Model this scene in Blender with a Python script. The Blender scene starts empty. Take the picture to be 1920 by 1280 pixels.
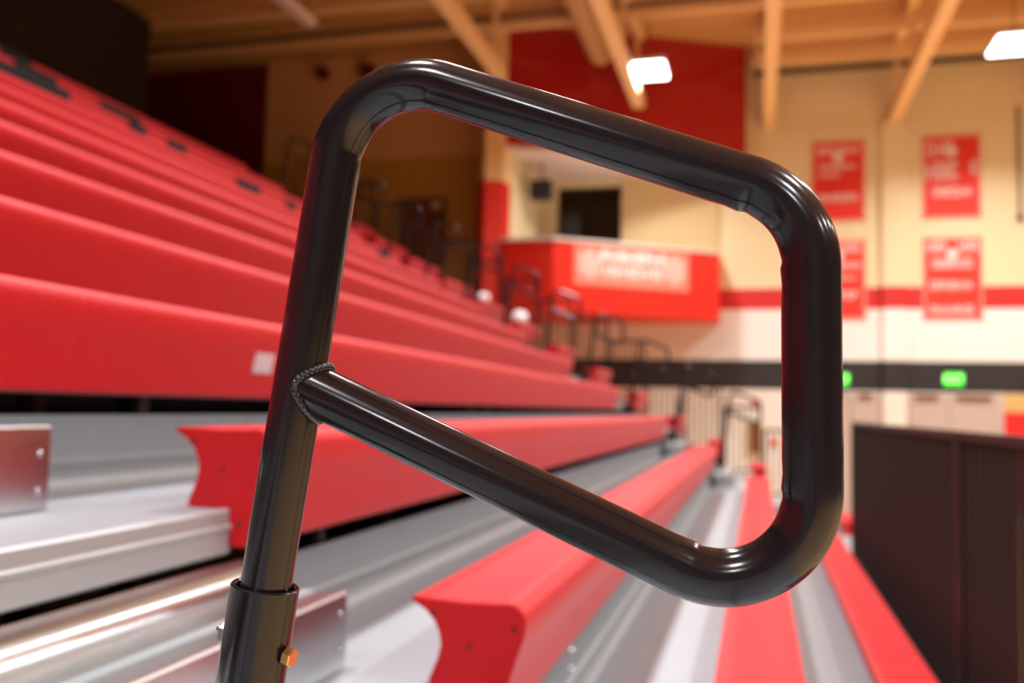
import bpy, bmesh, math, random
from mathutils import Vector, Matrix
random.seed(7)
SC = bpy.context.scene
COL = SC.collection
PI = math.pi

# ------------------------------------------------------------ camera frame
F = 1700.0                      # focal length in pixels of the 1920 px wide frame
def norm(v): return v.normalized()
Yc = norm(Vector((1420-960, 775-640, F)))
u_ = Vector((1, .023, 0))
Zc = norm(Yc.cross(u_))
if Zc.y > 0: Zc = -Zc
Xc = Yc.cross(Zc)
def ray(px, py):
    d = Vector((px-960, py-640, F))
    return Vector((d.dot(Xc), d.dot(Yc), d.dot(Zc)))
def at(px, py, X=None, Y=None, Z=None):
    d = ray(px, py)
    s = Y/d.y if Y is not None else X/d.x if X is not None else Z/d.z
    return d*s

# ------------------------------------------------------------ materials
def mat(name, base, rough=.5, metal=0., coat=0., noise=None, bump=None, emis=None, spec=.5, nscale=30., aniso=0.):
    m = bpy.data.materials.new(name); m.use_nodes = True
    nt = m.node_tree; b = nt.nodes['Principled BSDF']
    b.inputs['Base Color'].default_value = (*base, 1)
    b.inputs['Roughness'].default_value = rough
    b.inputs['Metallic'].default_value = metal
    b.inputs['Coat Weight'].default_value = coat
    b.inputs['Coat Roughness'].default_value = .08
    b.inputs['Specular IOR Level'].default_value = spec
    if emis:
        b.inputs['Emission Color'].default_value = (*emis[0], 1)
        b.inputs['Emission Strength'].default_value = emis[1]
    tc = nt.nodes.new('ShaderNodeTexCoord')
    if noise:
        n = nt.nodes.new('ShaderNodeTexNoise'); n.inputs['Scale'].default_value = nscale; n.inputs['Detail'].default_value = 5
        nt.links.new(tc.outputs['Object'], n.inputs['Vector'])
        mp = nt.nodes.new('ShaderNodeMapRange')
        mp.inputs['To Min'].default_value = 1-noise; mp.inputs['To Max'].default_value = 1+noise
        nt.links.new(n.outputs['Fac'], mp.inputs['Value'])
        mx = nt.nodes.new('ShaderNodeVectorMath'); mx.operation = 'SCALE'
        mx.inputs[0].default_value = base
        nt.links.new(mp.outputs['Result'], mx.inputs['Scale'])
        nt.links.new(mx.outputs['Vector'], b.inputs['Base Color'])
    if bump:
        n2 = nt.nodes.new('ShaderNodeTexNoise'); n2.inputs['Scale'].default_value = bump[0]; n2.inputs['Detail'].default_value = 3
        nt.links.new(tc.outputs['Object'], n2.inputs['Vector'])
        bp = nt.nodes.new('ShaderNodeBump'); bp.inputs['Strength'].default_value = bump[1]; bp.inputs['Distance'].default_value = bump[2]
        nt.links.new(n2.outputs['Fac'], bp.inputs['Height'])
        nt.links.new(bp.outputs['Normal'], b.inputs['Normal'])
    return m

M = {}
M['powder'] = mat('dark powder coat', (.0105, .008, .0095), .15, 0, .0, spec=.46, bump=(900, .04, .0004))
M['weld'] = mat('painted weld', (.018, .015, .017), .18, 0, .4)
M['zinc'] = mat('zinc bolt', (.62, .64, .68), .22, 1)
M['zinc_yellow'] = mat('yellow zinc bolt', (.75, .42, .13), .3, 1)
M['zinc_orange'] = mat('orange bolt face', (.80, .20, .05), .45, .3)
M['red'] = mat('red seat plastic', (.52, .0025, .008), .46, 0, 0, spec=.32, noise=.06, bump=(260, .35, .0012), nscale=9)
M['red_end'] = mat('red end cap plastic', (.44, .002, .006), .6, 0, 0, spec=.3, bump=(400, .25, .0008))
M['screw'] = mat('black screw', (.01, .008, .008), .5)
M['tread'] = mat('brushed steel tread', (.35, .375, .40), .47, .55, noise=.05, nscale=5)
M['riser'] = mat('grey steel riser', (.30, .325, .335), .5, .5, noise=.05, nscale=5)
M['galv'] = mat('galvanised sheet', (.62, .66, .67), .27, 1., noise=.06, nscale=7)
M['beam'] = mat('silver nosing', (.42, .435, .45), .45, .55)
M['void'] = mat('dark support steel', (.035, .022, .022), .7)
M['charcoal'] = mat('charcoal plastic', (.012, .014, .016), .7, spec=.2)
M['sticker'] = mat('grey sticker', (.62, .52, .56), .4)
M['picket'] = mat('brown black picket', (.008, .0038, .005), .42, spec=.3)
M['white'] = mat('white plastic', (.8, .8, .8), .5)
M['joist'] = mat('tan painted steel', (.90, .58, .28), .5)
M['duct'] = mat('tan duct', (.60, .34, .13), .5)
M['pipe'] = mat('dark pipe', (.10, .055, .03), .6)
M['bred'] = mat('red painted panel', (.78, .020, .006), .42, noise=.03)
M['bred_gloss'] = mat('glossy red header', (.42, .010, .012), .22, 0, .3)
M['cream'] = mat('cream painted block', (.84, .69, .42), .6)
M['ledge'] = mat('pale ledge', (.80, .70, .60), .5)
M['soffit'] = mat('pale soffit', (.72, .56, .50), .7)
M['tanwall'] = mat('tan wall', (.66, .48, .24), .7)
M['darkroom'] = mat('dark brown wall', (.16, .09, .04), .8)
M['brown'] = mat('brown door wood', (.20, .06, .015), .5, noise=.15)
M['banner'] = mat('red banner cloth', (.82, .030, .012), .6)
M['print'] = mat('white print', (.86, .70, .68), .6)
M['print2'] = mat('bold white print', (.9, .84, .82), .6)
M['pale_red'] = mat('washed red print', (.85, .30, .24), .6)
M['washed'] = mat('washed red banner cloth', (.85, .24, .16), .6)
M['pale_emblem'] = mat('pale emblem print', (.86, .46, .38), .6)
M['black'] = mat('black casing', (.012, .012, .014), .5)
M['doorw'] = mat('beige door', (.50, .39, .34), .5)
M['pad'] = mat('red wall pad', (.72, .012, .012), .5)
M['ochre'] = mat('ochre wall', (.62, .40, .14), .6)
M['lens'] = mat('lamp lens', (.9, .95, 1.), .4, emis=((.93, .98, 1.), 14.))
M['lamp_body'] = mat('lamp body', (.7, .7, .7), .5)
M['green_face'] = mat('green lit sign face', (.05, .6, .05), .5, emis=((.04, 1., .03), 1.6))
M['green_text'] = mat('green lit lettering', (.5, 1., .4), .5, emis=((.35, 1., .25), 4.0))
M['strip'] = mat('unlit strip lamp', (.75, .60, .56), .5)

for key, wt in (('red', .13), ('red_end', .02)):
    b_ = M[key].node_tree.nodes['Principled BSDF']
    b_.inputs['Sheen Weight'].default_value = wt; b_.inputs['Sheen Roughness'].default_value = .45
    b_.inputs['Sheen Tint'].default_value = (1., .80, .80, 1)
def band_mat(name, stops, mul=1.):
    """painted wall, colour changes at world heights"""
    m = bpy.data.materials.new(name); m.use_nodes = True
    nt = m.node_tree; b = nt.nodes['Principled BSDF']; b.inputs['Roughness'].default_value = .6
    g = nt.nodes.new('ShaderNodeNewGeometry'); s = nt.nodes.new('ShaderNodeSeparateXYZ')
    nt.links.new(g.outputs['Position'], s.inputs[0])
    mp = nt.nodes.new('ShaderNodeMapRange'); mp.inputs['From Min'].default_value = -4; mp.inputs['From Max'].default_value = 12
    nt.links.new(s.outputs['Z'], mp.inputs['Value'])
    r = nt.nodes.new('ShaderNodeValToRGB'); r.color_ramp.interpolation = 'CONSTANT'
    el = r.color_ramp.elements
    while len(el) > 1: el.remove(el[-1])
    for i, (z, c) in enumerate(stops):
        p = (z+4)/16
        if i == 0: el[0].position = 0; el[0].color = (*c, 1)
        else:
            e = el.new(p); e.color = (*c, 1)
    nt.links.new(mp.outputs['Result'], r.inputs['Fac'])
    nt.links.new(r.outputs['Color'], b.inputs['Base Color'])
    # faint block courses
    bk = nt.nodes.new('ShaderNodeTexBrick'); bk.inputs['Scale'].default_value = 1.; bk.inputs['Mortar Size'].default_value = .006
    bk.inputs['Brick Width'].default_value = .4; bk.inputs['Row Height'].default_value = .2
    cb = nt.nodes.new('ShaderNodeCombineXYZ')
    nt.links.new(s.outputs['X'], cb.inputs['X']); nt.links.new(s.outputs['Z'], cb.inputs['Y'])
    nt.links.new(cb.outputs[0], bk.inputs['Vector'])
    bp = nt.nodes.new('ShaderNodeBump'); bp.inputs['Strength'].default_value = .3; bp.inputs['Distance'].default_value = .004; bp.invert = True
    nt.links.new(bk.outputs['Fac'], bp.inputs['Height']); nt.links.new(bp.outputs['Normal'], b.inputs['Normal'])
    return m
CREAM = (.84, .69, .42)
M['wall'] = band_mat('banded gym wall', [(-4, (.78, .70, .62)), (.55, (.018, .014, .015)), (1.19, (.84, .80, .76)), (2.40, (.62, .020, .018)), (2.90, CREAM)])
M['wall_l'] = band_mat('upper level wall shade tint', [(-4, (.64, .35, .07)), (5.92, (.86, .50, .24))])  # two-tone wall, tinted ochre so its dimness is partly in the colour
M['maroon'] = mat('maroon wall', (.16, .006, .008), .6)

def floor_mat():
    m = bpy.data.materials.new('maple gym floor'); m.use_nodes = True
    nt = m.node_tree; b = nt.nodes['Principled BSDF']; b.inputs['Roughness'].default_value = .25
    tc = nt.nodes.new('ShaderNodeTexCoord'); bk = nt.nodes.new('ShaderNodeTexBrick')
    bk.inputs['Scale'].default_value = 1; bk.inputs['Brick Width'].default_value = 1.2; bk.inputs['Row Height'].default_value = .06
    bk.inputs['Mortar Size'].default_value = .0015
    bk.inputs['Color1'].default_value = (.68, .44, .20, 1); bk.inputs['Color2'].default_value = (.74, .50, .25, 1); bk.inputs['Mortar'].default_value = (.25, .15, .07, 1)
    nt.links.new(tc.outputs['Object'], bk.inputs['Vector']); nt.links.new(bk.outputs['Color'], b.inputs['Base Color'])
    return m
M['floor'] = floor_mat()
def deck_mat():
    m = bpy.data.materials.new('ribbed tan roof deck'); m.use_nodes = True
    nt = m.node_tree; b = nt.nodes['Principled BSDF']; b.inputs['Roughness'].default_value = .6
    b.inputs['Base Color'].default_value = (.66, .34, .11, 1)
    tc = nt.nodes.new('ShaderNodeTexCoord'); w = nt.nodes.new('ShaderNodeTexWave'); w.bands_direction = 'Y'
    w.inputs['Scale'].default_value = 1.6
    nt.links.new(tc.outputs['Object'], w.inputs['Vector'])
    bp = nt.nodes.new('ShaderNodeBump'); bp.inputs['Strength'].default_value = .8; bp.inputs['Distance'].default_value = .04
    nt.links.new(w.outputs['Fac'], bp.inputs['Height']); nt.links.new(bp.outputs['Normal'], b.inputs['Normal'])
    return m
M['roof'] = deck_mat()

# ------------------------------------------------------------ mesh helpers
def finish(name, bm, m, parent=None, smooth=False, angle=40):
    bmesh.ops.recalc_face_normals(bm, faces=bm.faces)
    me = bpy.data.meshes.new(name); bm.to_mesh(me); bm.free()
    ms = m if isinstance(m, (list, tuple)) else [m]
    for x in ms: me.materials.append(x)
    o = bpy.data.objects.new(name, me); COL.objects.link(o)
    if smooth:
        for p in me.polygons: p.use_smooth = True
        try: me.set_sharp_from_angle(angle=math.radians(angle))
        except Exception: pass
    if parent: o.parent = parent
    return o
def box(bm, x0, x1, y0, y1, z0, z1, bev=0):
    vs = [bm.verts.new(p) for p in ((x0,y0,z0),(x1,y0,z0),(x1,y1,z0),(x0,y1,z0),(x0,y0,z1),(x1,y0,z1),(x1,y1,z1),(x0,y1,z1))]
    fs = [bm.faces.new([vs[i] for i in q]) for q in ((0,3,2,1),(4,5,6,7),(0,1,5,4),(1,2,6,5),(2,3,7,6),(3,0,4,7))]
    if bev:
        es = list({e for f in fs for e in f.edges})
        bmesh.ops.bevel(bm, geom=es, offset=bev, segments=2, affect='EDGES', profile=.5)
def B(*a, **k):
    bm = bmesh.new(); box(bm, *a, **k); return bm
def prism_y(bm, pts, y0, y1, cuts=()):
    """extrude an XZ outline along Y, extra rings at cuts = (y, inset)"""
    ys = [(y0, 0)] + list(cuts) + [(y1, 0)]
    cx = sum(p[0] for p in pts)/len(pts); cz = sum(p[1] for p in pts)/len(pts)
    rings = []
    for y, s in ys:
        ring = []
        for x, z in pts:
            d = Vector((cx-x, cz-z)); d = d.normalized()*s if s else Vector((0, 0))
            ring.append(bm.verts.new((x+d.x, y, z+d.y)))
        rings.append(ring)
    n = len(pts)
    for a, b in zip(rings, rings[1:]):
        for i in range(n): bm.faces.new((a[i], a[(i+1) % n], b[(i+1) % n], b[i]))
    bm.faces.new(rings[0][::-1]); bm.faces.new(rings[-1])
def prism_z(bm, pts, z0, z1):
    a = [bm.verts.new((x, y, z0)) for x, y in pts]; b = [bm.verts.new((x, y, z1)) for x, y in pts]
    n = len(pts)
    for i in range(n): bm.faces.new((a[i], a[(i+1) % n], b[(i+1) % n], b[i]))
    bm.faces.new(a[::-1]); bm.faces.new(b)
def cyl(bm, p0, p1, r, n=16, r2=None):
    p0 = Vector(p0); p1 = Vector(p1); d = (p1-p0).normalized()
    a = d.orthogonal().normalized(); b = d.cross(a); r2 = r if r2 is None else r2
    A = [bm.verts.new(p0+(a*math.cos(t)+b*math.sin(t))*r) for t in [2*PI*i/n for i in range(n)]]
    Bv = [bm.verts.new(p1+(a*math.cos(t)+b*math.sin(t))*r2) for t in [2*PI*i/n for i in range(n)]]
    for i in range(n): bm.faces.new((A[i], A[(i+1) % n], Bv[(i+1) % n], Bv[i]))
    bm.faces.new(A[::-1]); bm.faces.new(Bv)
def tag(o, label=None, cat=None, group=None, kind=None):
    if label: o['label'] = label
    if cat: o['category'] = cat
    if group: o['group'] = group
    if kind: o['kind'] = kind
    return o
def thing(name, loc, label, cat, group=None):
    o = bpy.data.objects.new(name, None); COL.objects.link(o); o.location = loc
    o.empty_display_size = .1
    return tag(o, label, cat, group)
def struct(name, bm, m, label=None, cat=None):
    o = finish(name, bm, m); o['kind'] = 'structure'
    if label: o['label'] = label
    if cat: o['category'] = cat
    return o
def reparent(o, p):
    """keep world position of a mesh built in world coordinates"""
    o.parent = p; o.matrix_parent_inverse = Matrix.Identity(4)
    o.data.transform(Matrix.Translation(-p.location)); return o
def part(name, bm, m, p, **k):
    o = finish(name, bm, m, None, **k); root = p; off = Vector(p.location)
    while root.parent: root = root.parent; off = off + root.location
    o.data.transform(Matrix.Translation(-off)); o.parent = p
    return o
def copy_tree(o, parent=None):
    c = o.copy(); COL.objects.link(c); c.parent = parent
    for ch in list(o.children): copy_tree(ch, c)
    return c

# ------------------------------------------------------------ bleacher layout
XF = lambda k: -.461-.6*k            # front of the seat
ZT = lambda k: -.405+.343*k          # top of the seat
XN = lambda k: XF(k)-.10             # nose of the deck
ZD = lambda k: ZT(k)-.183            # deck surface
Y0, Y1, Y2, Y3 = 1.85, 11.3, 13.2, 14.5
ROWS = range(-3, 12)

def seat_profile():
    p = [(-.253, -.004), (-.245, 0), (-.20, -.0015), (-.13, -.004), (-.06, -.002), (-.034, 0)]
    for i in range(1, 6):
        t = i/5*PI/2; p.append((-.034+.034*math.sin(t), -.034+.034*math.cos(t)))
    p += [(.001, -.052), (-.004, -.075), (-.016, -.11), (-.029, -.15), (-.038, -.19), (-.044, -.235), (-.050, -.262), (-.058, -.268),
          (-.094, -.268), (-.096, -.262), (-.096, -.182), (-.204, -.182), (-.207, -.170), (-.199, -.150), (-.187, -.120), (-.182, -.095),
          (-.186, -.07), (-.198, -.045), (-.218, -.024), (-.240, -.012)]
    return p
SP = seat_profile()

POS = {-3: 'the lowest row', -2: 'the second row up', -1: 'the third row up', 0: 'the fourth row up',
       1: 'the fifth row up', 2: 'the sixth row up', 3: 'the seventh row up', 4: 'the eighth row up',
       5: 'the seventh highest row', 6: 'the sixth highest row', 7: 'the fifth highest row', 8: 'the fourth highest row',
       9: 'the third highest row', 10: 'the second highest row', 11: 'the topmost row'}
NEAR = {-3: 'long red bleacher bench glimpsed beyond the dark picket rail, lowest row',
        -2: 'long red bench right beside the dark picket guard rail',
        -1: 'long red bench up the lower middle, one row above the bench by the picket rail',
        0: 'red bench whose pale top and three-screw end face fill the bottom centre',
        1: 'red bench with screwed end cap by the handrail post, below the black gap',
        2: 'tall-faced red bench with a grey sticker, directly above the black gap'}
def bench_bm(k, ya, yb, seam=.457*4):
    bm = bmesh.new(); cuts = []; y = ya+.03+seam*.37
    while y < yb-.2:
        cuts += [(y-.014, 0), (y-.004, 0), (y, .0015), (y+.004, 0), (y+.014, 0)]; y += seam
    prism_y(bm, [(XF(k)+a, ZT(k)+b) for a, b in SP], ya+.004, yb-.004, cuts)
    return bm
def screws(bm, k, y, s):
    for a, b in ((-.198, -.030), (-.118, -.092), (-.022, -.056), (-.072, -.215)):
        c = Vector((XF(k)+a, y, ZT(k)+b)); cyl(bm, c, c+Vector((0, -s*.003, 0)), .0062, 10)
def make_bench(k, ya, yb, label, group):
    t = thing('bleacher_bench', (XF(k)-.12, ya, ZT(k)-.18), label, 'bench', group)
    part('seat', bench_bm(k, ya, yb), M['red'], t, smooth=True, angle=35)
    for y, s in ((ya, 1), (yb, -1)):
        bm = bmesh.new(); prism_y(bm, [(XF(k)+a*.985-.0015, ZT(k)+b*.985-.0015) for a, b in SP], *(sorted((y-s*.004, y+s*.003))))
        cap = part('end_cap', bm, M['red_end'], t, smooth=True, angle=35)
        if k <= 2 and ya < 5:
            for a, b in ((-.198, -.030), (-.118, -.092), (-.022, -.050), (-.072, -.215)):
                sb = bmesh.new(); c = Vector((XF(k)+a, y-s*.004, ZT(k)+b)); cyl(sb, c, c+Vector((0, -s*.002, 0)), .0052, 10)
                sc = finish('screw', sb, M['screw']); sc.data.transform(Matrix.Translation(-Vector(t.location))); sc.parent = cap
    return t
benches = {}
for k in ROWS:
    lab = NEAR.get(k) or 'long red bench, %s of the nearer seating block' % POS[k]
    benches[k] = make_bench(k, Y0 if k < 2 else -7.9, Y1, lab, 'long benches of the nearer seating block')
for k in ROWS:
    make_bench(k, Y2, Y3, 'short red bench beyond the far aisle, %s there' % POS[k], 'short benches beyond the far aisle')

# sticker on the bench above the black gap
c = at(492, 678, X=XF(2)-.03)
bm = bmesh.new()
v = [bm.verts.new(p) for p in ((XF(2)-.014, c.y-.062, c.z+.038), (XF(2)-.014, c.y+.062, c.z+.038), (XF(2)-.030, c.y+.062, c.z-.04), (XF(2)-.030, c.y-.062, c.z-.04))]
f = bm.faces.new(v); ex = bmesh.ops.extrude_face_region(bm, geom=[f])
bmesh.ops.translate(bm, verts=[e for e in ex['geom'] if isinstance(e, bmesh.types.BMVert)], vec=(-.004, 0, -.0015))
st = part('label_sticker', bm, M['sticker'], benches[2]); st['label'] = 'pale grey rectangular sticker'

FZ_ = -2.3
bm = bmesh.new(); box(bm, XN(11)-.70, XN(11)-.66, -8, Y3, FZ_, ZD(11)-.11); struct('trim_7', bm, M['void'])  # unseen back panel added to keep light out below the decks
# decks
for k in ROWS:
    xn, zd = XN(k), ZD(k)
    lab = {-3: 'grey metal footboard deck at the foot of the stand', 0: 'grey metal deck carrying the bench with the bottom-centre end face',
           1: 'grey metal deck carrying the bench whose end cap is beside the post',
           -1: 'grey metal deck under the third bench from the bottom', -2: 'grey metal deck under the bench beside the picket rail',
           2: 'grey metal deck behind the tall-faced bench above the black gap'}.get(k) or 'grey metal deck carrying %s' % POS[k]
    t = thing('bleacher_deck', (xn, Y0, zd), lab, 'bleacher deck', 'stepped metal decks of the stand')
    bm = bmesh.new()
    box(bm, xn-.640, xn-.004, -8, Y3, zd-.012, zd)
    part('tread', bm, M['tread'], t)
    bm = bmesh.new()
    pr = [(xn-.012, zd+.002), (xn-.003, zd+.002), (xn+.003, zd-.003), (xn+.003, zd-.030), (xn+.010, zd-.036), (xn+.010, zd-.044), (xn+.003, zd-.052), (xn+.004, zd-.096), (xn-.004, zd-.102), (xn-.020, zd-.102), (xn-.020, zd-.094), (xn-.012, zd-.090)]
    if k < 2: prism_y(bm, pr, -8, Y0+.002)
    prism_y(bm, [(x-.009, max(z, zd-.0875)) if z < zd-.06 else (x-.009, z) for x, z in pr], Y0+.003 if k < 2 else -8, Y3)
    part('nosing', bm, M['beam'], t, smooth=True, angle=30)
    bm = bmesh.new(); xr = xn-.615
    prism_y(bm, [(xr, zd+.195), (xr+.006, zd+.20), (xr+.014, zd+.198), (xr+.012, zd+.188), (xr+.006, zd+.182), (xr+.006, zd+.085), (xr+.016, zd+.078), (xr+.016, zd+.066), (xr+.008, zd+.058), (xr+.010, zd+.03), (xr+.020, zd+.012), (xr+.036, zd+.001), (xr+.036, zd), (xr, zd)],
            -8 if k != 0 else Y0+.03, Y3)
    part('riser', bm, M['riser'], t, smooth=True, angle=50)
    if k < 11:
        for yy in (-3., .6, 2.35, 5.6, 9., 13.9):
            part('strut', B(xr-.022, xr-.002, yy-.02, yy+.02, zd+.005, zd+.343-.0125), M['void'], t)
    if k <= 2:
        for yy in (1.62, 2.9, 4.6, 6.4):
            for dz in (.17, .11):
                bm = bmesh.new(); cyl(bm, (xr+.004, yy, zd+dz), (xr+.013, yy, zd+dz), .0085, 8, .006)
                part('bolt', bm, M['zinc'], t, smooth=True)
# dark steel frames below the decks
for i, (k, y) in enumerate(((1, 2.02), (1, 2.42), (1, 3.6), (0, 3.0), (1, 6.2), (0, 6.2))):
    bm = bmesh.new(); x = XN(k)-.72; box(bm, x-.03, x+.03, y-.025, y+.025, -2.3, ZD(k)+.343-.015)
    o = finish('support_post', bm, M['void'])
    tag(o, 'dark steel support post in the black gap under the stand', 'post', 'support posts under the stand')
# unseen skirts added to shut light out of the hollow stand
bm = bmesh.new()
# front panel added below the lowest deck to close the hollow stand
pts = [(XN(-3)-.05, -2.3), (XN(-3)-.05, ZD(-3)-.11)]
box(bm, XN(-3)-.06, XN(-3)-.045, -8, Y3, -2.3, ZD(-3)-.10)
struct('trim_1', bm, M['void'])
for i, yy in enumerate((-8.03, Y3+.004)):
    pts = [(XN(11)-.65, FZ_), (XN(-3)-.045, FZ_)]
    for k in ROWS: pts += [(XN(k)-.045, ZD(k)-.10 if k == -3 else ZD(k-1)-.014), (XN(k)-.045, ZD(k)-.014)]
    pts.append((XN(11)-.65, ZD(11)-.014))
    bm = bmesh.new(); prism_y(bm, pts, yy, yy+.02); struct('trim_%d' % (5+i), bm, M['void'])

# ------------------------------------------------------------ aisle step boxes
def step_box(k, xf, ya, yb, ztop, upstand, label):
    zd = ZD(k); xb = XN(k)-.595
    t = thing('aisle_step', (xf, (ya+yb)/2, zd), label, 'step', 'intermediate steps in the aisle')
    bm = bmesh.new(); n = 8; pr = []
    if upstand:
        top = zd+.222; r = .05
        pr = [(xb, top), (xb+.004, top+.003), (xb+.008, top)]
        for i in range(n+1):
            a = i/n*PI/2
            pr.append((xb+.008+r-r*math.cos(a), ztop+r-r*math.sin(a)))
        pr += [(xf-.02, ztop), (xf-.02, ztop-.004), (xb, ztop-.004)]
    else:
        pr = [(xb+.03, ztop), (xf-.02, ztop), (xf-.02, ztop-.004), (xb+.03, ztop-.004)]
    prism_y(bm, pr, ya, yb)
    part('step_top', bm, M['galv'] if upstand else M['tread'], t, smooth=True, angle=40)
    bm = bmesh.new()
    prism_y(bm, [(xf-.020, ztop+.001), (xf-.018, ztop+.006), (xf-.003, ztop+.006), (xf+.002, ztop+.001), (xf+.002, zd+.004), (xf-.002, zd+.001), (xf-.006, zd+.001), (xf-.003, zd+.006), (xf-.003, ztop-.004), (xf-.020, ztop-.004)], ya, yb)
    part('front_plate', bm, M['galv'], t, smooth=True, angle=30)
    for yq in (yb-.003, ya): part('side_plate', B(xb+.06, xf-.004, yq, yq+.003, zd+.001, ztop-.004), M['galv'], t)
    for dz in (.045, .125):
        bm = bmesh.new(); bmesh.ops.create_uvsphere(bm, u_segments=12, v_segments=8, radius=.0075)
        bmesh.ops.scale(bm, verts=bm.verts, vec=(.5, 1, 1)); bmesh.ops.translate(bm, verts=bm.verts, vec=(xf+.002, yb-.028, zd+dz))
        part('rivet', bm, M['zinc'], t, smooth=True)
    if upstand:
        bm = bmesh.new(); box(bm, xf-.105, xf-.075, ya, yb, ztop-.001, ztop+.003)
        g = part('grip_strip', bm, M['riser'], t)
    return t
step_box(0, at(660, 1110, Y=1.93).x, .05, 1.90, ZD(0)+.165, True, 'galvanised aisle step partly behind the handrail post, lower one')
step_box(1, at(92, 800, Y=1.65).x, .05, 1.655, ZD(1)+.178, False, 'galvanised aisle step with two rivets at the left edge')
for k in range(-2, 5):
    if k in (0, 1): pass
    t = step_box(k, XN(k)-.33, Y1+.25, Y2-.25, ZD(k)+.17, False, 'galvanised step in the far aisle, beside %s' % POS[k])
    t['group'] = 'steps in the far aisle'

# ------------------------------------------------------------ the handrail
YH = .69
P = lambda x, y: at(x, y, Y=YH)
RT = .0212
def in_plane(v): return Vector((v.x, YH, v.z))
postlo = in_plane(P(502, 1100)); postup = in_plane(P(619, 368))
dpost = (postup-postlo).normalized()
def isect(a, d, b, e):
    den = d.x*e.z-d.z*e.x; s = ((b.x-a.x)*e.z-(b.z-a.z)*e.x)/den; return a+d*s
ta, tb = in_plane(P(1000, 218)), in_plane(P(1300, 312)); dt = (tb-ta).normalized()
ra, rb = in_plane(P(1521, 480)), in_plane(P(1523, 820)); dr = (rb-ra).normalized()
ba, bb = in_plane(P(650, 760)), in_plane(P(1100, 977)); db = (bb-ba).normalized()
C1 = isect(postlo, dpost, ta, dt); C2 = isect(ta, dt, ra, dr); C3 = isect(ra, dr, ba, db); J = isect(postlo, dpost, ba, db)
socket_top = in_plane(P(498, 1096))
base = postlo - dpost*((postlo.z-(ZD(-1)+.004))/dpost.z)
path = []      # (point, radius scale, inner bump)
def fillet(prev, c, nxt, R):
    a = (prev-c).normalized(); b = (nxt-c).normalized(); ang = a.angle(b); tl = R/math.tan(ang/2)
    p0 = c+a*tl; p1 = c+b*tl; cen = c+(a+b).normalized()*(R/math.sin(ang/2))
    v0 = p0-cen; v1 = p1-cen; tot = v0.angle(v1); ax = v0.cross(v1).normalized(); out = []
    for i in range(33):
        t = i/32; out.append((cen+Matrix.Rotation(tot*t, 3, ax) @ v0, t, cen))
    return out
def line(a, b, n): return [(a+(b-a)*i/n, None, None) for i in range(n+1)]
start = socket_top - dpost*.12
f1 = fillet(start, C1, C2, .072); f2 = fillet(C1, C2, C3, .070); f3 = fillet(C2, C3, J, .066)
path = line(start, f1[0][0], 24)[:-1]+f1+line(f1[-1][0], f2[0][0], 24)[1:-1]+f2+line(f2[-1][0], f3[0][0], 14)[1:-1]+f3+line(f3[-1][0], J, 26)[1:]
def sweep(path, r, n=56):
    bm = bmesh.new(); rings = []; Yv = Vector((0, 1, 0)); bends = [f1, f2, f3]
    for i, (p, t, c) in enumerate(path):
        d = (path[min(i+1, len(path)-1)][0]-path[max(i-1, 0)][0]).normalized()
        nv = Yv.cross(d).normalized(); ring = []
        # inner-side crimp marks where each bend begins and ends
        bump = 0; inn = None; flat = 0
        for fb in bends:
            cen = fb[0][2]
            for q in (fb[0][0], fb[-1][0]):
                s = (p-q).length
                if s < .03:
                    side = (cen-q).normalized(); bump += .0006*math.exp(-(s/.0042)**2)-.0006*math.exp(-((s-.009)/.005)**2); inn = side
        if t is not None: flat = math.sin(PI*t)*.0009; inn = (c-p).normalized()
        for j in range(n):
            a = 2*PI*j/n; o = nv*math.cos(a)+Yv*math.sin(a); rr = r
            if inn is not None:
                w = max(0, o.dot(inn)); rr += bump*w*w-flat*w
            ring.append(bm.verts.new(p+o*rr))
        rings.append(ring)
    for a, b in zip(rings, rings[1:]):
        for j in range(n): bm.faces.new((a[j], a[(j+1) % n], b[(j+1) % n], b[j]))
    bm.faces.new(rings[0][::-1]); bm.faces.new(rings[-1])
    return bm
hr = thing('handrail', base, 'glossy dark brown tubular aisle handrail loop in sharp focus in front of everything', 'handrail')
part('rail_tube', sweep(path, RT), M['powder'], hr, smooth=True, angle=60)
# weld bead round the foot of the slanted brace
bm = bmesh.new()
dbr = (C3-J).normalized(); sidev = dpost; Yv = Vector((0, 1, 0))
perp = (dbr.cross(Yv)).normalized()
def weld_ring(bm, off, rb, ripple, phase, n=272, m=10):
    cs = []
    for i in range(n):
        a = 2*PI*i/n; rad = RT*.955+off; o = (perp*math.cos(a)+Yv*math.sin(a))*rad
        # distance along the brace where it leaves the post tube
        q = o-dpost*o.dot(dpost); e = dbr-dpost*dbr.dot(dpost)
        A_ = e.dot(e); B_ = 2*q.dot(e); C_ = q.dot(q)-(RT+off)**2
        dd = max(0, B_*B_-4*A_*C_); cs.append(J+o+dbr*((-B_+math.sqrt(dd))/(2*A_)))
    rings = []
    for i in range(n):
        p = cs[i]; t = (cs[(i+1) % n]-cs[i-1]).normalized(); a = 2*PI*i/n
        u = t.orthogonal().normalized() if False else t.cross(dpost).normalized(); v = t.cross(u)
        up_ = max(0., (perp*math.cos(a)+Yv*math.sin(a)).z)
        rr = rb*(1+ripple*(.35+up_)*abs(math.sin(phase+a*19)))
        rings.append([bm.verts.new(p+(u*math.cos(2*PI*j/m)+v*math.sin(2*PI*j/m))*rr) for j in range(m)])
    for i in range(n):
        A, Bq = rings[i], rings[(i+1) % n]
        for j in range(m): bm.faces.new((A[j], A[(j+1) % m], Bq[(j+1) % m], Bq[j]))
weld_ring(bm, .0000, .0036, .30, 0)
weld_ring(bm, .0016, .0027, .50, .8)
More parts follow.
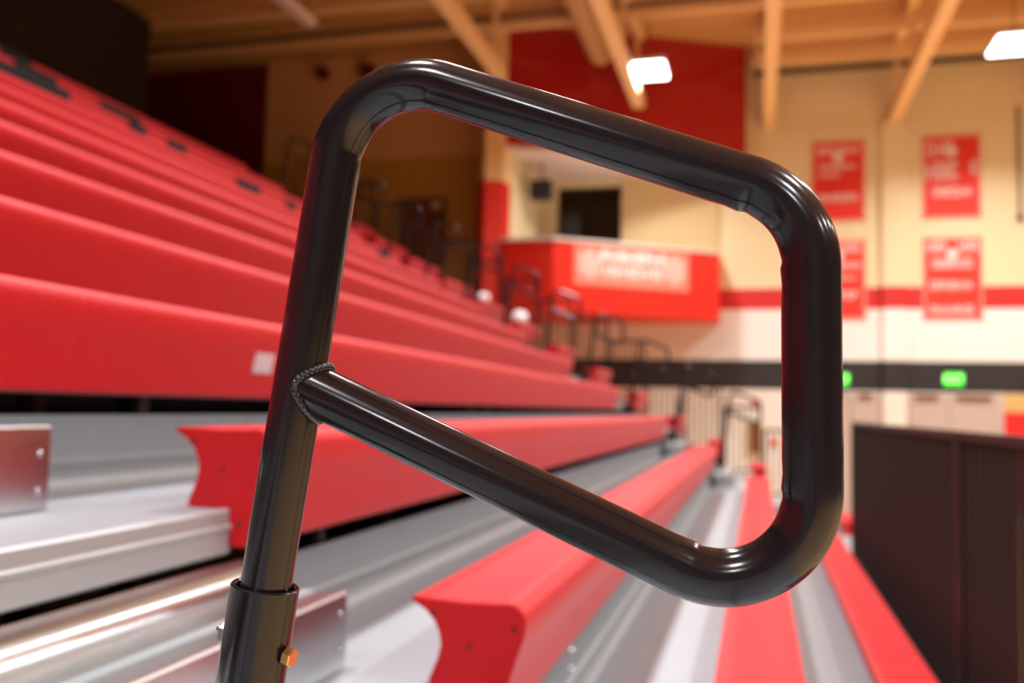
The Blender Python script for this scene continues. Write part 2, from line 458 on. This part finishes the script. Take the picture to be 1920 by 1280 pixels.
part('weld_bead', bm, M['weld'], hr, smooth=True, angle=180)
# sleeve
def tube_wall(bm, p0, p1, ro, ri, n=64, ch=.0012):
    d = (p1-p0).normalized(); a = d.orthogonal().normalized(); b = d.cross(a)
    prof = [(p0, ro), (p1-d*ch, ro), (p1, ro-ch), (p1, ri+ch), (p1-d*ch, ri), (p0, ri)]
    rings = [[bm.verts.new(c+(a*math.cos(2*PI*i/n)+b*math.sin(2*PI*i/n))*r) for i in range(n)] for c, r in prof]
    for q in range(len(rings)):
        A, Bq = rings[q], rings[(q+1) % len(rings)]
        for i in range(n): bm.faces.new((A[i], A[(i+1) % n], Bq[(i+1) % n], Bq[i]))
bm = bmesh.new(); tube_wall(bm, base, socket_top, .0282, .0238)
sl = part('socket_sleeve', bm, M['powder'], hr, smooth=True, angle=40)
bm = bmesh.new()
cyl(bm, base-dpost*.0, base+dpost*.008, .055, 32)
part('base_flange', bm, M['powder'], hr, smooth=True, angle=40)
bm = bmesh.new(); box(bm, XN(0)+.012, base.x+(ZD(0)-.05-base.z)*dpost.x/dpost.z-.022, YH-.03, YH+.03, ZD(0)-.085, ZD(0)-.015)
part('bracket', bm, M['powder'], hr)
# cross bolt
bd = Vector((math.cos(math.radians(-5)), math.sin(math.radians(-5)), -.22)).normalized()
bc = base + dpost*(((P(482, 1208)).z-base.z)/dpost.z)
bc = Vector((bc.x, YH, bc.z))
def hexa(bm, c, d, r, h, cham=.0012):
    b = d.cross(Vector((0, 0, 1))).normalized(); a = b.cross(d)
    rs = []
    for s, rr in ((0, r), (h-cham, r), (h, r-cham)):
        rs.append([bm.verts.new(c+d*s+(a*math.cos(PI/3*i)+b*math.sin(PI/3*i))*rr) for i in range(6)])
    for A, Bq in zip(rs, rs[1:]):
        for i in range(6): bm.faces.new((A[i], A[(i+1) % 6], Bq[(i+1) % 6], Bq[i]))
    bm.faces.new(rs[0][::-1]); bm.faces.new(rs[-1])
    return rs
bm = bmesh.new(); hexa(bm, bc+bd*.0275, bd, .0080, .0075)
bm.faces.ensure_lookup_table()
fc = max(bm.faces, key=lambda f: f.calc_center_median().dot(bd)); fc.material_index = 1
bh = part('bolt_head', bm, [M['zinc_yellow'], M['zinc_orange']], hr); bh['label'] = 'yellow zinc hexagonal bolt head with orange face'
bm = bmesh.new(); hexa(bm, bc-bd*.0275, -bd, .0108, .0085); cyl(bm, bc-bd*.026, bc-bd*.0415, .0050, 16, .0040)
nt_ = part('nut', bm, M['zinc'], hr, smooth=True, angle=30); nt_['label'] = 'bright zinc nut on the bolt end'

# far aisle handrails, one per row
YF = (Y1+Y2)/2
for k in range(0, 12):
    c = copy_tree(hr)
    c.location = Vector((base.x-.6*k, YF, base.z+.343*k))
    c['label'] = 'small dark handrail loop in the far aisle, %s' % ('nearest the gym floor' if k == 0 else 'standing beside %s' % POS[k])
    c['group'] = 'handrails up the far aisle'

# ------------------------------------------------------------ end guard rails with pickets (far end of the stand)
for k in range(-2, 12):
    x1 = XN(k)+.02; x0 = x1-.57; z0 = ZD(k)+.003; z1 = ZT(k)+.86; y = Y3+.10
    t = thing('guard_rail', ((x0+x1)/2, y, z0), 'dark picket guard panel at the far stand end, beside %s' % POS[k], 'guard rail', 'stepped guard panels at the far end')
    bm = bmesh.new(); box(bm, x0, x1, y-.02, y+.02, z1-.04, z1); part('top_rail', bm, M['picket'], t)
    bm = bmesh.new(); box(bm, x0, x1, y-.015, y+.015, z0+.03, z0+.06); part('bottom_rail', bm, M['picket'], t)
    for x in (x0+.02, x1-.02):
        bm = bmesh.new(); box(bm, x-.02, x+.02, y-.02, y+.02, z0-.25, z1-.04); part('post', bm, M['picket'], t)
    for j in range(1, 6):
        x = x0+.02+(x1-x0-.04)*j/6
        bm = bmesh.new(); box(bm, x-.008, x+.008, y-.008, y+.008, z0+.06, z1-.04); part('picket', bm, M['picket'], t)
# front picket rail right of the benches
XG = .95; ZG1 = -.062
for i, (ya, yb, lab) in enumerate(((1.3, 4.78, 'nearer dark picket guard panel at the right edge'), (4.82, 9.9, 'farther dark picket guard panel right of the lowest bench'))):
    z0 = ZD(-3)
    t = thing('guard_rail', (XG, (ya+yb)/2, z0), lab, 'guard rail', 'dark picket panels right of the benches')
    bm = bmesh.new(); box(bm, XG-.02, XG+.02, ya, yb, ZG1-.04, ZG1); part('top_rail', bm, M['picket'], t)
    bm = bmesh.new(); box(bm, XG-.02, XG+.02, ya, yb, z0+.02, z0+.06); part('bottom_rail', bm, M['picket'], t)
    for y in (ya+.02, yb-.02):
        bm = bmesh.new(); box(bm, XG-.024, XG+.024, y-.02, y+.02, z0, ZG1-.03); part('post', bm, M['picket'], t)
    n = int((yb-ya)/.112); 
    for j in range(1, n):
        y = ya+(yb-ya)*j/n
        bm = bmesh.new(); box(bm, XG-.011, XG+.011, y-.011, y+.011, z0+.06, ZG1-.04); part('picket', bm, M['picket'], t)

# ------------------------------------------------------------ charcoal pads in the upper rows, white bags
for k, ya, yb in ((9, 5.6, 6.5), (9, 7.3, 7.55), (9, 7.9, 8.2), (10, 6.5, 7.0), (8, 8.25, 8.7), (8, 9.3, 9.5), (10, 7.6, 8.2), (7, 10.6, 10.9), (11, 6.9, 7.3)):
    bm = bmesh.new()
    prism_y(bm, [(XF(k)+a*1.03, ZT(k)+b) for a, b in ((-.13, .001), (-.13, .012), (-.03, .012), (.006, .004), (.016, -.03), (.010, -.09), (.002, -.09), (.002, -.034), (-.012, .001))], ya, yb)
    o = finish('seat_pad', bm, M['charcoal'], smooth=True, angle=35)
    side = {5.6: 'largest, at the left edge', 7.3: 'middle of three there', 7.9: 'farthest of three there', 6.5: 'nearer one there', 7.6: 'farther one there', 8.25: 'nearer one there', 9.3: 'farther one there', 10.6: 'near the far aisle', 6.9: 'single one there'}[ya]
    tag(o, 'charcoal pad on the bench of %s, %s' % (POS[k], side), 'seat pad', 'charcoal pads on the upper benches')
for i, (x, y, s) in enumerate(((908, 553, .10), (941, 580, .13))):
    k = 6 if i == 0 else 5
    c = at(x, y, X=XF(k)-.12); c.y = 13.35+.3*i if c.y > 16 or c.y < 13.2 else c.y
    bm = bmesh.new(); bmesh.ops.create_icosphere(bm, subdivisions=3, radius=s)
    for v in bm.verts:
        v.co *= 1+.12*math.sin(v.co.x*40)*math.sin(v.co.y*35+1)*math.cos(v.co.z*30); v.co.z *= .9
        v.co.z = max(v.co.z, -s*.7)
    bmesh.ops.translate(bm, verts=bm.verts, vec=(XF(k)-.13, c.y, ZT(k)+s*.7))
    o = finish('crumpled_bag', bm, M['white'], smooth=True, angle=180)
    tag(o, 'white crumpled bag on a far bench, %s of the two' % ('left' if i == 0 else 'right'), 'bag', 'white bags on the far benches')

# ------------------------------------------------------------ room shell
FZ = -2.3; CZ = 8.55; YW = 22.
struct('floor', B(-16, 24, -14, 24, FZ-.1, FZ), M['floor'])
struct('ceiling', B(-16, 24, -14, 26, CZ, CZ+.2), M['roof'])
bm = bmesh.new()
hx0, hx1, hz0, hz1 = -.222*YW, -.148*YW, 3.6, .253*YW          # opening behind the press box
box(bm, -6.2, hx0, YW, YW+.2, FZ, CZ); box(bm, hx1, 24, YW, YW+.2, FZ, CZ); box(bm, hx0, hx1, YW, YW+.2, FZ, hz0); box(bm, hx0, hx1, YW, YW+.2, hz1, CZ)
struct('wall_far', bm, M['wall'])
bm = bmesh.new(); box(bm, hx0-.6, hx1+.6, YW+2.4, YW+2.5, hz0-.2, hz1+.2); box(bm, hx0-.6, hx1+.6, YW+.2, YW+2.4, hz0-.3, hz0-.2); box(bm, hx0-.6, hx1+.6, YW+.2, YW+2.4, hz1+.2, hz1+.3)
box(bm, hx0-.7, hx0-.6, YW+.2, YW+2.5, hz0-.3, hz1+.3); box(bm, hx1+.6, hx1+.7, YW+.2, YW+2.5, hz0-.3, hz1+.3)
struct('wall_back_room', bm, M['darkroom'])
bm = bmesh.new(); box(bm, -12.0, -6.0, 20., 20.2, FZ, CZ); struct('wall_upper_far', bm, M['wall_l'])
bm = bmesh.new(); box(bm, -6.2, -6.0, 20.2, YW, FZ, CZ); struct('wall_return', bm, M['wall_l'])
bm = bmesh.new(); box(bm, -16, -12.0, 19.98, 20.2, FZ, CZ); struct('wall_maroon', bm, M['maroon'])
struct('wall_left', B(-16.2, -16, -14, 20.2, FZ, CZ), M['maroon'])
struct('wall_added_dark', B(-12.8, -12.6, -13.9, 16.2, ZD(11)+.1, 8.09), M['black'])  # black wall added to darken the upper left
M['dim'] = mat('dim painted block', (.15, .12, .11), .7)
struct('wall_right', B(24, 24.2, -14, 24, FZ, CZ), M['dim'])
struct('wall_near', B(-16, 24, -14.2, -14, FZ, CZ), M['dim'])
# upper walkway behind the top row
struct('trim_2', B(-16, XN(11)-.64, -8, 20, ZD(11)-.1, ZD(11)+.1), M['void'])
struct('trim_3', B(2.73, 3.22, YW-.14, YW, FZ, 6.75), M['wall'])
struct('trim_4', B(5.2, 9.5, YW-.03, YW, .15, .55), M['ochre'])
tag(finish('wall_pad', B(5.2, 9.5, YW-.1, YW, -1.9, .15, bev=.02), M['pad']), 'red padded wall panel above the right end of the picket rail', 'wall pad')

# wall doors right of the pilaster
for i, (x0, x1) in enumerate(((3.26, 4.07), (4.10, 5.15), (1.45, 2.04), (2.07, 2.69))):
    z1 = .53
    d = struct('door_%d' % (i+1), B(x0, x1, YW-.05, YW-.005, FZ+.01, z1, bev=.006), M['doorw'])
    bm = B(x0+.15, x1-.2, YW-.11, YW-.05, z1-.12, z1-.02, bev=.005)  # plain brown bar along the door top
    part('door_top_bar', bm, M['brown'], d)
d = struct('door_5', B(at(755, 370, Y=20).x, at(840, 370, Y=20).x, 19.93, 19.995, ZD(11)+.1, at(800, 372, Y=20).z, bev=.01), M['brown'])
x0, x1, zt = at(755, 370, Y=20).x, at(840, 370, Y=20).x, at(800, 372, Y=20).z
part('door_leaf', B(x0+.14, x1-.10, 19.90, 19.93, ZD(11)+.12, zt-.42, bev=.01), M['brown'], d)
part('door_plate', B(x1-.38, x1-.14, 19.91, 19.93, zt-.26, zt-.12), M['strip'], d)

# things on the upper wall
p = at(605, 135, Y=19.9); bm = bmesh.new(); cyl(bm, (p.x, 19.80, p.z-.02), (p.x, 19.99, p.z-.02), .17, 24)
tag(finish('wall_loudspeaker', bm, M['maroon'], smooth=True, angle=40), 'small round dark loudspeaker on the shaded upper wall', 'loudspeaker')
p = at(690, 132, Y=19.9); bm = B(p.x-.17, p.x+.17, 19.78, 19.99, p.z-.2, p.z+.14, bev=.02)
tag(finish('wall_vent', bm, M['maroon']), 'square dark vent on the shaded upper wall beside the handrail bend', 'vent')

# ------------------------------------------------------------ press box
pb = thing('press_box', (-3.2, 20, 2.1), 'red and cream press box with open front, high in the far corner', 'press box')
A0, A1 = Vector((-5.38, 18.85)), Vector((-.28, 21.3))
nrm = Vector((-(A1-A0).y, (A1-A0).x)).normalized()
def wall_seg(bm, a, b, th, z0, z1):
    d = (b-a).normalized(); n = Vector((-d.y, d.x))*th
    prism_z(bm, [(a.x, a.y), (b.x, b.y), (b.x+n.x, b.y+n.y), (a.x+n.x, a.y+n.y)], z0, z1)
bm = bmesh.new(); wall_seg(bm, A0, A1, .15, 5.78, CZ-.01); wall_seg(bm, A1, Vector((A1.x, YW-.01)), .12, 5.78, CZ-.01)
part('header', bm, M['bred_gloss'], pb)
P0, P1, P2 = Vector((-5.36, 18.72)), Vector((-4.22, 18.72)), Vector((-.86, 20.95))
bm = bmesh.new(); prism_z(bm, [P0, P1, P2, (-.86, YW-.01), (-5.9, YW-.01), (-5.9, 19.0)], 2.10, 3.60)
part('parapet', bm, M['bred'], pb)
bm = bmesh.new(); prism_z(bm, [(P0.x, P0.y-.03), (P1.x+.02, P1.y-.03), (P2.x+.03, P2.y-.02), (-.83, YW-.01), (-5.9, YW-.01), (-5.9, 19.0)], 3.60, 3.66)
part('ledge', bm, M['ledge'], pb)
bm = bmesh.new(); prism_z(bm, [A0, A1, (A1.x, YW-.01), (-5.95, YW-.01), (-5.95, 19.0)], 5.70, 5.775)
part('soffit', bm, M['soffit'], pb)
pc = [(-6.02, 18.95), (-5.76, 18.62), (-5.36, 18.80), (-5.36, 19.3), (-6.02, 19.6)]
bm = bmesh.new(); prism_z(bm, pc, FZ+.01, 4.95); part('red_pillar', bm, M['bred'], pb)
bm = bmesh.new(); prism_z(bm, pc, 4.95, CZ-.01); part('cream_pillar', bm, M['joist'], pb)
bm = bmesh.new(); prism_z(bm, [(-5.90, 19.62), (-5.36, 19.32), (-5.2, 21.2), (-5.3, YW-.02), (-5.9, YW-.02)], 3.66, 5.70); part('side_wall', bm, M['cream'], pb)
bm = bmesh.new(); wall_seg(bm, Vector((-3.2, 21.85)), Vector((-.9, 21.9)), .06, 3.66, 5.70); part('inner_wall', bm, M['tanwall'], pb)
# banner on the parapet
dp = (P2-P1).normalized(); np_ = Vector((dp.y, -dp.x))
def on_par(s, z, off=.012): 
    q = P1+dp*s+np_*off; return Vector((q.x, q.y, z))
LP = (P2-P1).length
def quad(bm, s0, s1, z0, z1, off, th=.006):
    vs = []
    for o_ in (off, off-th):
        vs += [bm.verts.new(on_par(s0, z0, o_)), bm.verts.new(on_par(s1, z0, o_)), bm.verts.new(on_par(s1, z1, o_)), bm.verts.new(on_par(s0, z1, o_))]
    for q in ((0,1,2,3), (7,6,5,4), (0,4,5,1), (1,5,6,2), (2,6,7,3), (3,7,4,0)): bm.faces.new([vs[i] for i in q])
bn = thing('hanging_banner', on_par(LP*.47, 2.75, .02), 'pale lettered banner with an emblem at each end on the press box front', 'banner')
s0, s1, zb, zt_ = LP*.12, LP*.81, 2.68, 3.54
bm = bmesh.new(); quad(bm, s0, s1, zb, zt_, .014); part('cloth', bm, M['washed'], bn)
def letters(bm, a, b, z0, z1, n, q, off=.020):
    """illegible lettering: upright strokes with cross bars"""
    w = (b-a)/n
    for i in range(n):
        x = a+w*i; r = random.random()
        q(bm, x+w*.08, x+w*.36, z0, z1, off)
        if r > .25: q(bm, x+w*.34, x+w*.82, z1-(z1-z0)*.26, z1, off)
        if r < .75: q(bm, x+w*.34, x+w*.82, z0+(z1-z0)*.38, z0+(z1-z0)*.6, off)
        if r > .4: q(bm, x+w*.60, x+w*.82, z0, z0+(z1-z0)*.4, off)
L_ = s1-s0
bm = bmesh.new(); letters(bm, s0+L_*.22, s0+L_*.80, 3.20, 3.46, 8, quad); part('upper_lettering', bm, M['print2'], bn)
bm = bmesh.new(); letters(bm, s0+L_*.25, s0+L_*.77, 2.90, 3.13, 10, quad); part('lower_lettering', bm, M['print2'], bn)
for cs in (s0+L_*.13, s0+L_*.87):
    bm = bmesh.new(); pts = []
    for i in range(12):
        r = .33 if i % 2 == 0 else .24; a = PI/2+i*PI/6
        pts.append((cs+r*math.cos(a), 3.13+r*1.1*math.sin(a)))
    A = [bm.verts.new(on_par(s, z, .022)) for s, z in pts]; Bq = [bm.verts.new(on_par(s, z, .015)) for s, z in pts]
    for i in range(12): bm.faces.new((A[i], A[(i+1) % 12], Bq[(i+1) % 12], Bq[i]))
    bm.faces.new(A[::-1]); bm.faces.new(Bq)
    part('emblem', bm, M['pale_emblem'], bn)
# dark box hanging inside the press box, chair inside
p = at(1015, 358, Y=20.2)
t = thing('ceiling_loudspeaker', (p.x, 20.2, p.z-.2), 'black loudspeaker hanging inside the press box opening', 'loudspeaker')
part('cabinet', B(p.x-.24, p.x+.24, 20.0, 20.4, p.z-.2, p.z+.22, bev=.03), M['black'], t)
bm = bmesh.new(); cyl(bm, (p.x, 20.2, p.z+.2), (p.x, 20.2, 5.70), .02, 10); part('bracket', bm, M['black'], t)
p = at(1066, 418, Y=21.2)
t = thing('office_chair', (p.x, 21.2, 3.66), 'black chair back showing over the press box ledge', 'chair')
part('backrest', B(p.x-.22, p.x+.22, 21.3, 21.38, 3.98, p.z+.26, bev=.03), M['black'], t)
part('seat', B(p.x-.24, p.x+.24, 20.95, 21.4, 3.88, 3.96, bev=.03), M['black'], t)
bm = bmesh.new(); cyl(bm, (p.x, 21.17, 3.66), (p.x, 21.17, 3.9), .03, 12); cyl(bm, (p.x, 21.17, 3.66), (p.x, 21.17, 3.69), .22, 5); part('base', bm, M['black'], t)

# ------------------------------------------------------------ red championship banners on the cream wall
def quad_w(yv):
    def q(bm, x0, x1, z0, z1, off): box(bm, x0, x1, yv-off, yv-off+.006, z0, z1)
    return q
names = {(0, 0): 'upper left', (1, 0): 'upper right', (0, 1): 'lower left', (1, 1): 'lower right'}
for cx, (xa, xb) in enumerate(((.055*YW, .1085*YW), (.1635*YW, .219*YW))):
    for cz, (za, zb2) in enumerate(((.2035*YW, .290*YW), (.0995*YW, .1835*YW))):
        yv = YW-.16 if False else YW-.02
        lab = 'red wall banner with pale lettering, %s of the four' % names[(cx, cz)]
        t = thing('wall_banner', ((xa+xb)/2, yv, za), lab, 'banner', 'red banners on the cream wall')
        part('cloth', B(xa, xb, yv-.004, yv+.004, za, zb2), M['banner'], t)
        bm = bmesh.new(); box(bm, xa, xa+.05, yv-.010, yv-.004, za, zb2); box(bm, xb-.05, xb, yv-.010, yv-.004, za, zb2); box(bm, xa, xb, yv-.010, yv-.004, za, za+.05); box(bm, xa, xb, yv-.010, yv-.004, zb2-.05, zb2)
        part('border', bm, M['pale_red'], t)
        H = zb2-za; W = xb-xa; q = quad_w(yv)
        for (x0, x1, z0, z1, n) in {(0, 0): ((.1, .9, .82, .93, 9), (.15, .85, .64, .72, 9), (.15, .55, .55, .60, 6), (.12, .88, .24, .34, 10)),
                                    (1, 0): ((.08, .55, .74, .93, 5), (.05, .62, .46, .68, 4), (.82, .97, .52, .68, 1), (.18, .85, .25, .37, 9)),
                                    (0, 1): ((.1, .9, .84, .95, 8), (.15, .9, .64, .72, 9), (.15, .85, .26, .36, 7), (.3, .85, .5, .55, 7)),
                                    (1, 1): ((.06, .40, .82, .95, 4), (.6, .94, .82, .95, 4), (.15, .85, .62, .74, 9), (.12, .85, .36, .47, 9), (.12, .85, .06, .17, 9))}[(cx, cz)]:
            bm = bmesh.new(); letters(bm, xa+W*x0, xa+W*x1, za+H*z0, za+H*z1, n, q, .012); part('lettering', bm, M['print'], t)
        bm = bmesh.new(); cyl(bm, ((xa+xb)/2, yv-.004, za+H*.80), ((xa+xb)/2, yv-.014, za+H*.80), W*.10, 20)
        part('emblem', bm, M['print'], t)

# exit signs
for i, px in enumerate((1788, 1574)):
    p = at(px, 711, Y=YW-.06)
    t = thing('exit_sign', (p.x, YW-.06, p.z-.14), 'lit green exit sign on the black band, %s' % ('the fully visible right-hand one' if i == 0 else 'half hidden behind the handrail'), 'exit sign', 'exit signs on the black band')
    part('housing', B(p.x-.21, p.x+.21, YW-.07, YW-.005, p.z-.15, p.z+.15, bev=.01), M['black'], t)
    part('face', B(p.x-.195, p.x+.195, YW-.076, YW-.07, p.z-.135, p.z+.135), M['green_face'], t)
    cu = bpy.data.curves.new('exit_text', 'FONT'); cu.body = 'EXIT'; cu.size = .20; cu.align_x = 'CENTER'; cu.align_y = 'CENTER'; cu.extrude = .003
    tmp = bpy.data.objects.new('tmp', cu); COL.objects.link(tmp)
    me = bpy.data.meshes.new_from_object(tmp.evaluated_get(bpy.context.evaluated_depsgraph_get())); bpy.data.objects.remove(tmp)
    me.transform(Matrix.Translation((0, -.02, 0)) @ Matrix.Rotation(PI/2, 4, 'X')); me.materials.clear(); me.materials.append(M['green_text'])
    o = bpy.data.objects.new('lettering', me); COL.objects.link(o); o.parent = t; o.location = (0, 0, .14)
# small objects on the white wall below the band
p = at(1414, 822, Y=YW); q = at(1430, 790, Y=YW); 
t = thing('notice_case', (p.x, YW-.04, p.z-.4), 'small brown framed case on the white wall, seen through the handrail', 'display case')
part('frame', B(p.x-.17, p.x+.17, YW-.08, YW-.005, p.z-.38, p.z+.40, bev=.01), M['ochre'], t)
part('panel', B(p.x-.10, p.x+.10, YW-.086, YW-.08, p.z-.32, p.z+.34), M['brown'], t)
for i, (px, py) in enumerate(((1415, 753), (1451, 828))):
    p = at(px, py, Y=YW-.03)
    bm = B(p.x-.06, p.x+.06, YW-.07, YW-.005, p.z-.08, p.z+.08, bev=.01)
    tag(finish('fire_alarm', bm, M['pad']), 'small red alarm box on the white wall, %s the brown case' % ('above' if i == 0 else 'right of'), 'alarm', 'red alarm boxes')
# conduit with box, at the right edge of the cream wall
p = at(1908, 200, Y=YW); p2 = at(1906, 405, Y=YW)
bm = bmesh.new(); cyl(bm, (p.x, YW-.05, p2.z), (p.x, YW-.05, p.z), .03, 10); cyl(bm, (p.x, YW-.05, p2.z-.1), (p.x, YW-.05, p2.z+.02), .07, 12)
tag(finish('hanging_conduit', bm, M['pipe'], smooth=True), 'thin dark conduit down the cream wall at the right edge', 'conduit')

# ------------------------------------------------------------ roof steel
jx = (( -5.15, 17.6, 'ending at the press box pillar'), (-2.58, 19.9, 'running behind the lit lamp above the press box'), (.24, YW, 'left one of the two meeting the cream wall'), (3.02, YW, 'ending on the pilaster between the banners'), (6.1, YW, 'at the right edge of the picture'))
for x, ye, lab in jx:
    t = thing('roof_truss', (x, ye, 6.75), 'tan steel roof truss %s' % lab, 'roof truss', 'tan roof trusses')
    part('bottom_chord', B(x-.13, x+.13, -13.9, ye-.01, 6.75, 7.0, bev=.02), M['joist'], t)
    part('top_chord', B(x-.10, x+.10, -13.9, ye-.01, 8.30, 8.50), M['joist'], t)
    y = ye-.5; n = 0
    while y > 8:
        part('web_post', B(x-.05, x+.05, y-.05, y+.05, 7.0, 8.30), M['joist'], t)
        y -= 2.2
for i, y in enumerate((21.2, 19.75, 18.2, 16.6, 15.0, 13.4)):
    bm = bmesh.new(); box(bm, -15.9, 23.9, y-.09, y+.09, 8.10, 8.28); box(bm, -15.9, 23.9, y-.02, y+.02, 8.28, CZ-.01)
    if y > 19: 
        bm.free(); bm = bmesh.new(); box(bm, -.1, 23.9, y-.10, y+.10, 8.02, 8.28); box(bm, -.1, 23.9, y-.02, y+.02, 8.28, CZ-.01)
    tag(finish('roof_purlin', bm, M['joist']), 'tan roof purlin crossing the trusses, %s from the far wall' % ('first', 'second', 'third', 'fourth', 'fifth', 'sixth')[i], 'roof beam', 'tan roof purlins')
bm = bmesh.new(); cyl(bm, (-.1, 21.6, 7.98), (23.9, 21.6, 7.98), .07, 12)
tag(finish('sprinkler_pipe', bm, M['pipe'], smooth=True), 'dark pipe along the ceiling near the cream wall', 'pipe')
bm = bmesh.new(); cyl(bm, (-15.9, 17.4, 8.0), (23.9, 17.4, 8.0), .06, 12)
tag(finish('sprinkler_pipe', bm, M['pipe'], smooth=True), 'dark pipe along the ceiling in front of the press box header', 'pipe')
# round duct left of the lit lamp
p = at(1112, 60, Z=7.75)
bm = bmesh.new(); cyl(bm, (p.x, 5, 7.7), (p.x, p.y+1.0, 7.7), .27, 28)
tag(finish('air_duct', bm, M['duct'], smooth=True, angle=40), 'round-ended tan air duct beside the truss left of the lamp', 'duct')
# unlit strip lamp upper left
p = at(560, 30, Z=7.0)
t = thing('strip_lamp', (p.x, p.y, 7.0), 'unlit pale strip lamp hanging in the dark upper left', 'lamp')
part('tube_cover', B(p.x-.13, p.x+.13, p.y-1.0, p.y+.5, 7.0, 7.12, bev=.03), M['strip'], t)
for dy in (-.8, .3):
    bm = bmesh.new(); cyl(bm, (p.x, p.y+dy, 7.1), (p.x, p.y+dy, CZ), .012, 8); part('hanger', bm, M['pipe'], t)

# ------------------------------------------------------------ court lamps (real fixtures, all alike)
LAMPS = [(-2.19, 18.3), (4.62, 18.35)]
for y in (12.6, 7.0, 1.4, -4.2, -9.8):
    for x in (-2.19, 4.62): LAMPS.append((x, y))
for y in (18.3, 12.6, 7.0, 1.4, -4.2): LAMPS.append((11.4, y))
POWER = 560
for i, (x, y) in enumerate(LAMPS):
    z = 7.0
    lab = {0: 'lit white lamp panel in front of the red press box header', 1: 'lit white lamp panel at the right edge near the ceiling'}.get(i, 'lit white lamp panel over the court, beyond the picture edge')
    t = thing('court_lamp', (x, y, z), lab, 'lamp', 'lit court lamp panels' if i < 2 else 'court lamps beyond the picture edge')
    part('lens', B(x-.36, x+.36, y-.45, y+.45, z-.035, z, bev=.012), M['lens'], t)
    part('housing', B(x-.38, x+.38, y-.47, y+.47, z+.002, z+.09, bev=.01), M['lamp_body'], t)
    bm = bmesh.new(); cyl(bm, (x, y, z+.09), (x, y, CZ), .012, 8); part('hanger', bm, M['pipe'], t)
    li = bpy.data.lights.new('lamp_light', 'AREA'); li.shape = 'RECTANGLE'; li.size = .7; li.size_y = 1.0; li.spread = math.radians(140); li.energy = POWER; li.color = (.97, .985, 1.)
    lo = bpy.data.objects.new('lamp_light', li); COL.objects.link(lo); lo.parent = t; lo.location = (0, 0, -.045)

# ------------------------------------------------------------ world, camera
w = bpy.data.worlds.new('gym air'); SC.world = w; w.use_nodes = True
w.node_tree.nodes['Background'].inputs[0].default_value = (.9, .8, .7, 1)
w.node_tree.nodes['Background'].inputs[1].default_value = .02
cam = bpy.data.cameras.new('camera'); co = bpy.data.objects.new('camera', cam); COL.objects.link(co)
cam.sensor_width = 36; cam.lens = F/1920*36; cam.clip_start = .02; cam.clip_end = 200
# world axes expressed in camera coordinates are the rows; Blender camera: x right, y up, -z forward
right = Vector((Xc.x, Yc.x, Zc.x)); up = -Vector((Xc.y, Yc.y, Zc.y)); back = -Vector((Xc.z, Yc.z, Zc.z))
co.matrix_world = Matrix(((right.x, up.x, back.x, 0), (right.y, up.y, back.y, 0), (right.z, up.z, back.z, 0), (0, 0, 0, 1)))
cam.dof.use_dof = True; cam.dof.focus_distance = .705; cam.dof.aperture_fstop = 3.7; cam.dof.aperture_blades = 0
SC.camera = co
vs = SC.view_settings; vs.view_transform = 'Standard'; vs.look = 'None'; vs.gamma = 1; vs.use_curve_mapping = False
vs.exposure = -.64
SC.cycles.use_denoising = True
SC.cycles.sample_clamp_indirect = 6
SC.cycles.max_bounces = 8
